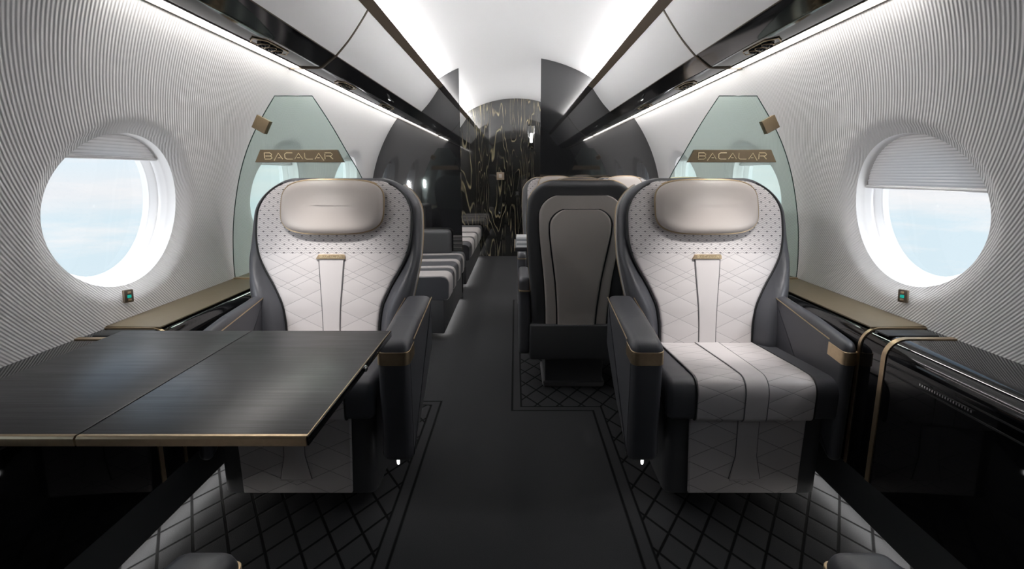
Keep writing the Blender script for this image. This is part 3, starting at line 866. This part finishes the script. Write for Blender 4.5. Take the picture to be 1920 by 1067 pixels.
# ------------------------------------------------------------------ conference seats
Wc = corner(curve1([0.18, 0.30, 0.45, 0.60, 0.72, 0.85, 0.95, 1.02, 1.09], [0.226, 0.228, 0.232, 0.240, 0.250, 0.256, 0.256, 0.250, 0.238]), 1.089, 0.11)
Yr = curve1([0.15, 0.4, 0.7, 1.1], [0.215, 0.240, 0.295, 0.385])
def make_conference():
    e = empty('club_chair', (0, 0, 0))
    part('seat_base', slab(round_poly([(-0.165, -0.12), (0.165, -0.12), (0.165, 0.205), (-0.165, 0.205)], 0.02), [(0.01, 0.0), (0.0, 0.012), (0, 0.03), (0.012, 0.035), (0.012, 0.20)], lambda a, b, d: (a, b, d)), 'leather_shell', e)
    part('back_skirt', box(-0.238, 0.238, 0.17, 0.262, 0.175, 0.365, 0.012, 3), 'leather_shell', e)
    prof = round_poly([(-0.30, 0.20), (-0.30, 0.465), (0.18, 0.44), (0.18, 0.20)], [0.02, 0.06, 0.0, 0.0], 6)
    cu = part('seat_cushion', slab(prof, rr(0.02, -0.215, 0.215), lambda a, b, d: (d, a, b)), 'leather_dark', e)
    part('cushion_panel', slab([tuple(p) for p in inset(prof, -0.005)], [(0.003, -0.14), (0, -0.137), (0, 0.137), (0.003, 0.14)], lambda a, b, d: (d, a, b)), 'leather_white', cu)
    def ring(h, w, t0, t1, er=0.03, nf=24, base=Yr):
        r = []; y1 = base(h) + t1; y0 = base(h) + t0; th = y1 - y0
        er = min(er, th * 0.49, w * 0.5)
        def ed(q):
            d = w - abs(q)
            return 0 if d >= er else er * (1 - math.sqrt(max(0, 1 - ((er - d) / er) ** 2)))
        us = [math.sin(PI / 2 * (2 * k / nf - 1)) for k in range(nf + 1)]
        for u in us: r.append((u * w, y0 + ed(u * w), h))
        for u in us[::-1][1:-1]: r.append((u * w, y1 - ed(u * w), h))
        return r
    hs = np.concatenate([np.linspace(0.34, 0.97, 27), 1.088 - 0.11 * (1 - np.sin(np.linspace(0, PI / 2, 18)))])
    bs = part('backrest', loft([ring(h, Wc(h), -0.13 + 0.04 * sm(0.95, 1.09, h), -0.02 * sm(1.06, 1.09, h)) for h in hs]), 'leather_shell', e, 50)
    # rear panels
    w2 = corner(curve1([0.36, 0.45, 0.60, 0.75, 0.85, 0.93, 1.02], [0.155, 0.158, 0.168, 0.186, 0.197, 0.199, 0.192]), 1.021, 0.09)
    w3 = corner(curve1([0.36, 0.45, 0.60, 0.75, 0.84, 0.90, 0.955], [0.096, 0.099, 0.112, 0.134, 0.146, 0.147, 0.142]), 0.956, 0.08)
    bp = part('rear_panel', loft([ring(h, w2(h), -0.01, 0.012, 0.01) for h in np.concatenate([np.linspace(0.36, 0.93, 28), 1.019 - 0.085 * (1 - np.sin(np.linspace(0, PI / 2, 12)))])]), 'leather_beige', bs, 50)
    part('rear_inset', loft([ring(h, w3(h), 0.0, 0.020, 0.01) for h in np.concatenate([np.linspace(0.36, 0.875, 26), 0.954 - 0.075 * (1 - np.sin(np.linspace(0, PI / 2, 12)))])]), 'leather_beige', bp, 50)
    def edge_loop(wf, hmin, hmax, off, r, mat, nm, par, dw=0.0):
        hh = np.concatenate([np.linspace(hmin, hmax - 0.09, 26), hmax - 0.085 * (1 - np.sin(np.linspace(0, PI / 2, 18)))])
        pts = [(-(wf(h) + dw), Yr(h) + off, h) for h in hh] + [((wf(h) + dw), Yr(h) + off, h) for h in hh[::-1]]
        part(nm, tube(pts, r, n=6), mat, par)
    edge_loop(w3, 0.36, 0.953, 0.013, 0.0042, 'piping_black', 'piping', bp, 0.002)
    edge_loop(w2, 0.36, 1.018, 0.002, 0.0035, 'piping_black', 'piping', bp, 0.002)
    edge_loop(Wc, 0.34, 1.088, -0.030, 0.0038, 'brass', 'brass_piping', bs, -0.003)
    # front panel, headrest
    wq = corner(curve1([0.42, 0.6, 0.75, 0.9, 1.0, 1.08], [0.14, 0.155, 0.19, 0.215, 0.215, 0.21]), 1.081, 0.08)
    part('back_panel', loft([ring(h, wq(h), -0.152, -0.10, 0.012) for h in np.linspace(0.43, 1.08, 36)]), 'quilt_back', bs, 50)
    o = superellipse(0.135, 0.10, 3.6)
    hm = lambda a, b, d: (a, Yr(1.0 + b) - 0.135 - d, 1.0 + b)
    hr = part('headrest', slab_scaled(o, [(0, -0.03), (0, 0.03), (0.01, 0.045), (0.03, 0.055), (0.06, 0.06), (0.09, 0.061)], hm, 0.135, 0.10), 'leather_head', e, 50)
    part('headrest_piping', tube([hm(a, b, 0.031) for a, b in o], 0.0032, closed=True, n=6), 'brass', hr)
    for sg in (-1, 1):
        o = round_poly([(-0.28, 0.20), (-0.285, 0.575), (0.24, 0.605), (0.255, 0.20)], [0.03, 0.04, 0.03, 0.03], 5)
        q0, q1 = (0.232, 0.292) if sg > 0 else (-0.292, -0.232)
        ar = part('armrest', slab(o, rr(0.02, q0, q1), lambda a, b, d: (d, a, b)), 'leather_dark', e, 40)
        pl = round_poly([(q0 - 0.0012, -0.2865), (q1 + 0.0012, -0.2865), (q1 + 0.0012, 0.257), (q0 - 0.0012, 0.257)], 0.02, 5)
        part('brass_line', slab(pl, [(0, 0.535), (0, 0.541)], lambda a, b, d: (a, b, d)), 'brass', ar)
    return e
c0 = make_conference()
for k, (x, y, rz, lab) in enumerate(((0.308, 2.88, PI, 'grey-backed conference seat seen from behind, nearest the aisle'),
                       (0.832, 2.88, PI, 'grey-backed conference seat mostly hidden behind the right lounge seat'),
                       (0.305, 3.95, 0, 'pale conference seat facing the camera, nearest the aisle by the bulkhead'),
                       (0.832, 3.95, 0, 'pale conference seat facing the camera, by the right wall near the bulkhead'))):
    o = c0 if k == 0 else copy_tree(c0)
    o.location = (x, y, 0); o.rotation_euler = (0, 0, rz)
    tag(o, label=lab, cat='seat', group='conference seats')
    if k in (1, 3):                       # the outer seat of a pair shares the inner armrest
        for ch in [c for c in o.children if c.name.startswith('armrest')]:
            for g in list(ch.children): bpy.data.objects.remove(g)
            bpy.data.objects.remove(ch)

# conference table with papers
e = empty('conference_table', (0.54, 3.42, 0), label='dark conference table with brass edge between the paired seats', cat='table')
part('tabletop', box(-0.545, 0.525, -0.21, 0.21, 0.655, 0.68, 0.004), 'wood', e)
part('brass_edge', box(-0.549, -0.545, -0.21, 0.21, 0.657, 0.679, 0.0005), 'brass', e)
part('pedestal', box(0.02, 0.12, -0.09, 0.09, 0.0, 0.655, 0.01), 'black_matte', e)
for k in range(5):
    o = part('booklet', box(-0.05, 0.05, -0.07, 0.07, 0, 0.0125, 0.001), 'paper' if k % 2 == 0 else 'paper_grey', None)
    o.location = (0.052 + 0.002 * (k % 3), 3.28, 0.6803 + k * 0.0128)
    tag(o, label=['white booklet at the bottom of the small stack on the conference table','lower grey booklet second from the bottom of the small stack','white booklet in the middle of the small stack beside the aisle','upper grey booklet second from the top of the small stack','white booklet on top of the small stack on the conference table'][k], cat='booklet', group='stacked booklets')

# ------------------------------------------------------------------ fold-out table
e = empty('fold_out_table', (-0.75, 1.17, 0.64), label='dark grained fold-out table with brass front edge before the left seat', cat='table')
def tl(vf): return ([Vector(v) - Vector((-0.75, 1.17, 0.64)) for v in vf[0]], vf[1])
lf = None
for x0, x1 in ((-1.137, -0.7635), (-0.7605, -0.362)):
    lf = part('table_leaf', tl(box(x0, x1, 0.858, 1.481, 0.6568, 0.675, 0.0015)), 'wood', e)
    pr = round_poly([(0.846, 0.657), (0.858, 0.657), (0.858, 0.675), (0.850, 0.675), (0.846, 0.671)], 0.0008, 1)
    V = [(x, p[0], p[1]) for x in (x0 + 0.0005, x1 - 0.0005) for p in pr]; m = len(pr)
    F = [(k, (k + 1) % m, m + (k + 1) % m, m + k) for k in range(m)] + [tuple(range(m)), tuple(range(m, 2 * m))]
    part('brass_edge', tl((V, F)), 'brass', lf, 30)
part('side_edge', tl(box(-0.3622, -0.3590, 0.850, 1.481, 0.657, 0.6735, 0.0005)), 'black_gloss', e)
part('top_trim', tl(box(-0.3625, -0.3605, 0.850, 1.481, 0.6735, 0.6757, 0.0003)), 'brass', e)
part('latch', tl(loft([[(-0.359 + d, 1.205 + r * math.cos(2 * PI * k / 16), 0.664 + 0.7 * r * math.sin(2 * PI * k / 16)) for k in range(16)] for r, d in ((0.011, 0), (0.011, 0.003), (0.008, 0.0045), (0.001, 0.005))])), 'chrome', e)
part('hinge_arm', tl(box(-1.062, -0.80, 1.36, 1.44, 0.628, 0.6568, 0.004)), 'black_matte', e)
part('slide_rail', tl(box(-1.062, -0.42, 1.10, 1.16, 0.642, 0.6568, 0.003)), 'black_matte', e)

# ------------------------------------------------------------------ divans on the left
def divan(y0, y1, bands, lab, arm=True):
    e = empty('divan', (-0.76, (y0 + y1) / 2, 0), label=lab, cat='divan', group='striped divans')
    L = Vector(e.location)
    def lp(name, vf, mat, par=e): return part(name, ([Vector(v) - L for v in vf[0]], vf[1]), mat, par)
    lp('divan_base', box(-1.06, -0.485, y0, y1, 0.045, 0.285, 0.01), 'leather_shell')
    prof = round_poly([(-1.05, 0.285), (-0.455, 0.285), (-0.450, 0.440), (-1.05, 0.430)], [0, 0.02, 0.055, 0], 7)
    cu = lp('seat_cushion', extrude_y(prof, y0, y1), 'leather_dark')
    for a, b in bands:
        lp('white_band', extrude_y([tuple(p) for p in inset(prof, -0.006)], a, b), 'leather_white', cu)
    for k in range(3):
        a = y0 + (y1 - y0) * k / 3; b = y0 + (y1 - y0) * (k + 1) / 3
        lp('back_cushion', box(-1.045, -0.93, a + 0.004, b - 0.004, 0.42, 0.80, 0.03, 3), 'leather_shell')
    if arm: lp('armrest', box(-1.0, -0.565, y1 - 0.10, y1 - 0.005, 0.30, 0.640, 0.035, 4), 'leather_shell')
    lp('under_lamp', box(-0.515, -0.50, y0 + 0.12, y1 - 0.02, 0.038, 0.043), 'led_divan')
    return e
divan(3.50, 4.725, [(3.52, 3.72), (3.86, 3.93), (4.16, 4.26), (4.50, 4.56)], 'charcoal divan with white bands ahead of the left black bulkhead')
divan(5.15, 7.2, [(5.42, 5.72), (5.84, 6.20), (6.34, 6.85)], 'white banded divan beyond the left black bulkhead by the figured wood wall', arm=False)

# aft wall details
e = empty('wall_sconce', (0.205, Y_AFT, 1.60), label='upright black sconce with lit white tube on the figured wood wall', cat='lamp')
part('bracket', box(-0.045, 0.045, -0.012, 0.0, -0.17, 0.13, 0.004), 'ebony', e)
part('lamp_tube', box(-0.016, 0.016, -0.035, -0.012, -0.085, 0.035, 0.006), 'lamp_white', e)
e = empty('switch_plate', (-0.205, Y_AFT, 1.085), label='small square tan switch plate on the figured wood wall', cat='switch')
part('plate', box(-0.050, 0.050, -0.010, 0.0, -0.050, 0.050, 0.004), 'plate', e)
part('rocker', box(-0.020, 0.020, -0.014, -0.010, -0.024, 0.024, 0.002), 'leather_beige', e)

# ------------------------------------------------------------------ lights
def area(name, loc, size, energy, rot=(0, 0, 0), col=(1, 1, 1), sy=None, spread=180):
    l = bpy.data.lights.new(name, 'AREA'); l.energy = energy; l.color = col
    l.shape = 'RECTANGLE'; l.size = size; l.size_y = sy or size; l.spread = math.radians(spread)
    o = bpy.data.objects.new(name, l); C.objects.link(o); o.location = loc; o.rotation_euler = rot; return o
def aim(o, tgt):
    d = Vector(tgt) - Vector(o.location); o.rotation_euler = d.to_track_quat('-Z', 'Y').to_euler()
def spot(name, loc, tgt, energy, ang, blend=0.8, rad=0.03, col=(1, 0.97, 0.94)):
    l = bpy.data.lights.new(name, 'SPOT'); l.energy = energy; l.spot_size = math.radians(ang); l.spot_blend = blend
    l.shadow_soft_size = rad; l.color = col
    o = bpy.data.objects.new(name, l); C.objects.link(o); o.location = loc; aim(o, tgt); return o
for side, xs in ((-1, -0.73), (1, 0.765)):
    spot('reading_spot', (side * 0.89, 1.62, 1.56), (xs, 2.07, 0.56), 44, 42, 1.0, 0.04)
    for yc in WIN_Y[1:]:
        # added fill light hidden in each window recess to brighten its far, lower rim
        p = wall_pt(side, yc - 0.225, -0.045, 0.072)
        a = area('window_reveal_lamp', p, 0.02, 2.0, col=(0.97, 0.98, 1.0), sy=0.13); aim(a, wall_pt(side, yc + 0.12, -0.19, 0.03))
    s = spot('courtesy_spot', (xs - side * 0.345, 1.615, 0.165), (xs - side * 0.36, 1.60, 0), 0.15, 110, 0.9, 0.005)

# world: pale sky with soft cloud banks
w = bpy.data.worlds.new('World'); scn.world = w; w.use_nodes = True
nt = w.node_tree; nt.nodes.clear()
out = nt.nodes.new('ShaderNodeOutputWorld'); bg = nt.nodes.new('ShaderNodeBackground')
tc = nt.nodes.new('ShaderNodeTexCoord'); sp = nt.nodes.new('ShaderNodeSeparateXYZ'); nt.links.new(tc.outputs['Generated'], sp.inputs[0])
z = N(nt, sp.outputs[2])
mp = nt.nodes.new('ShaderNodeMapping'); mp.inputs['Scale'].default_value = (2.2, 2.2, 13)
nt.links.new(tc.outputs['Generated'], mp.inputs[0])
nz = nt.nodes.new('ShaderNodeTexNoise'); nz.inputs['Scale'].default_value = 1.6; nz.inputs['Detail'].default_value = 7; nz.inputs['Roughness'].default_value = 0.62
nt.links.new(mp.outputs[0], nz.inputs['Vector'])
ramp = nt.nodes.new('ShaderNodeValToRGB'); cr = ramp.color_ramp
cols = [(0.0, (0.80, 0.86, 0.92)), (0.30, (0.74, 0.83, 0.89)), (0.38, (0.66, 0.79, 0.86)), (0.44, (0.66, 0.79, 0.86)), (0.475, (0.80, 0.82, 0.85)), (0.51, (0.74, 0.83, 0.89)), (0.60, (0.62, 0.78, 0.90)), (1.0, (0.45, 0.66, 0.90))]
cr.elements[0].position = 0; cr.elements[0].color = (*cols[0][1], 1); cr.elements[1].position = 1; cr.elements[1].color = (*cols[-1][1], 1)
for p_, c_ in cols[1:-1]:
    el = cr.elements.new(p_); el.color = (*c_, 1)
nt.links.new((z * 0.9 + 0.5).s, ramp.inputs[0])
cf = ((N(nt, nz.outputs[0]) - 0.46) * 5.0)._m('MULTIPLY', 1.0, clamp=True) * 0.75
nt.links.new(mixcol(nt, cf, ramp.outputs[0], (0.90, 0.885, 0.885)), bg.inputs[0])
bg.inputs[1].default_value = 1.12
nt.links.new(bg.outputs[0], out.inputs[0])

# ------------------------------------------------------------------ camera
cam = bpy.data.cameras.new('Camera'); cam.sensor_width = 36; cam.lens = 36 * 1000 / 1920
cam.shift_x = -7 / 1920; cam.clip_start = 0.02
co = bpy.data.objects.new('Camera', cam); C.objects.link(co)
co.location = (0, 0, CAM_H); th = math.atan(208.5 / 1000)
co.rotation_euler = (PI / 2 - th, 0, 0)
scn.camera = co
vs = scn.view_settings; vs.view_transform = 'Standard'; vs.look = 'None'; vs.gamma = 1; vs.exposure = 0; vs.use_curve_mapping = False
scn.cycles.max_bounces = 9; scn.cycles.diffuse_bounces = 5; scn.cycles.glossy_bounces = 4; scn.cycles.transparent_max_bounces = 16
scn.cycles.sample_clamp_indirect = 6
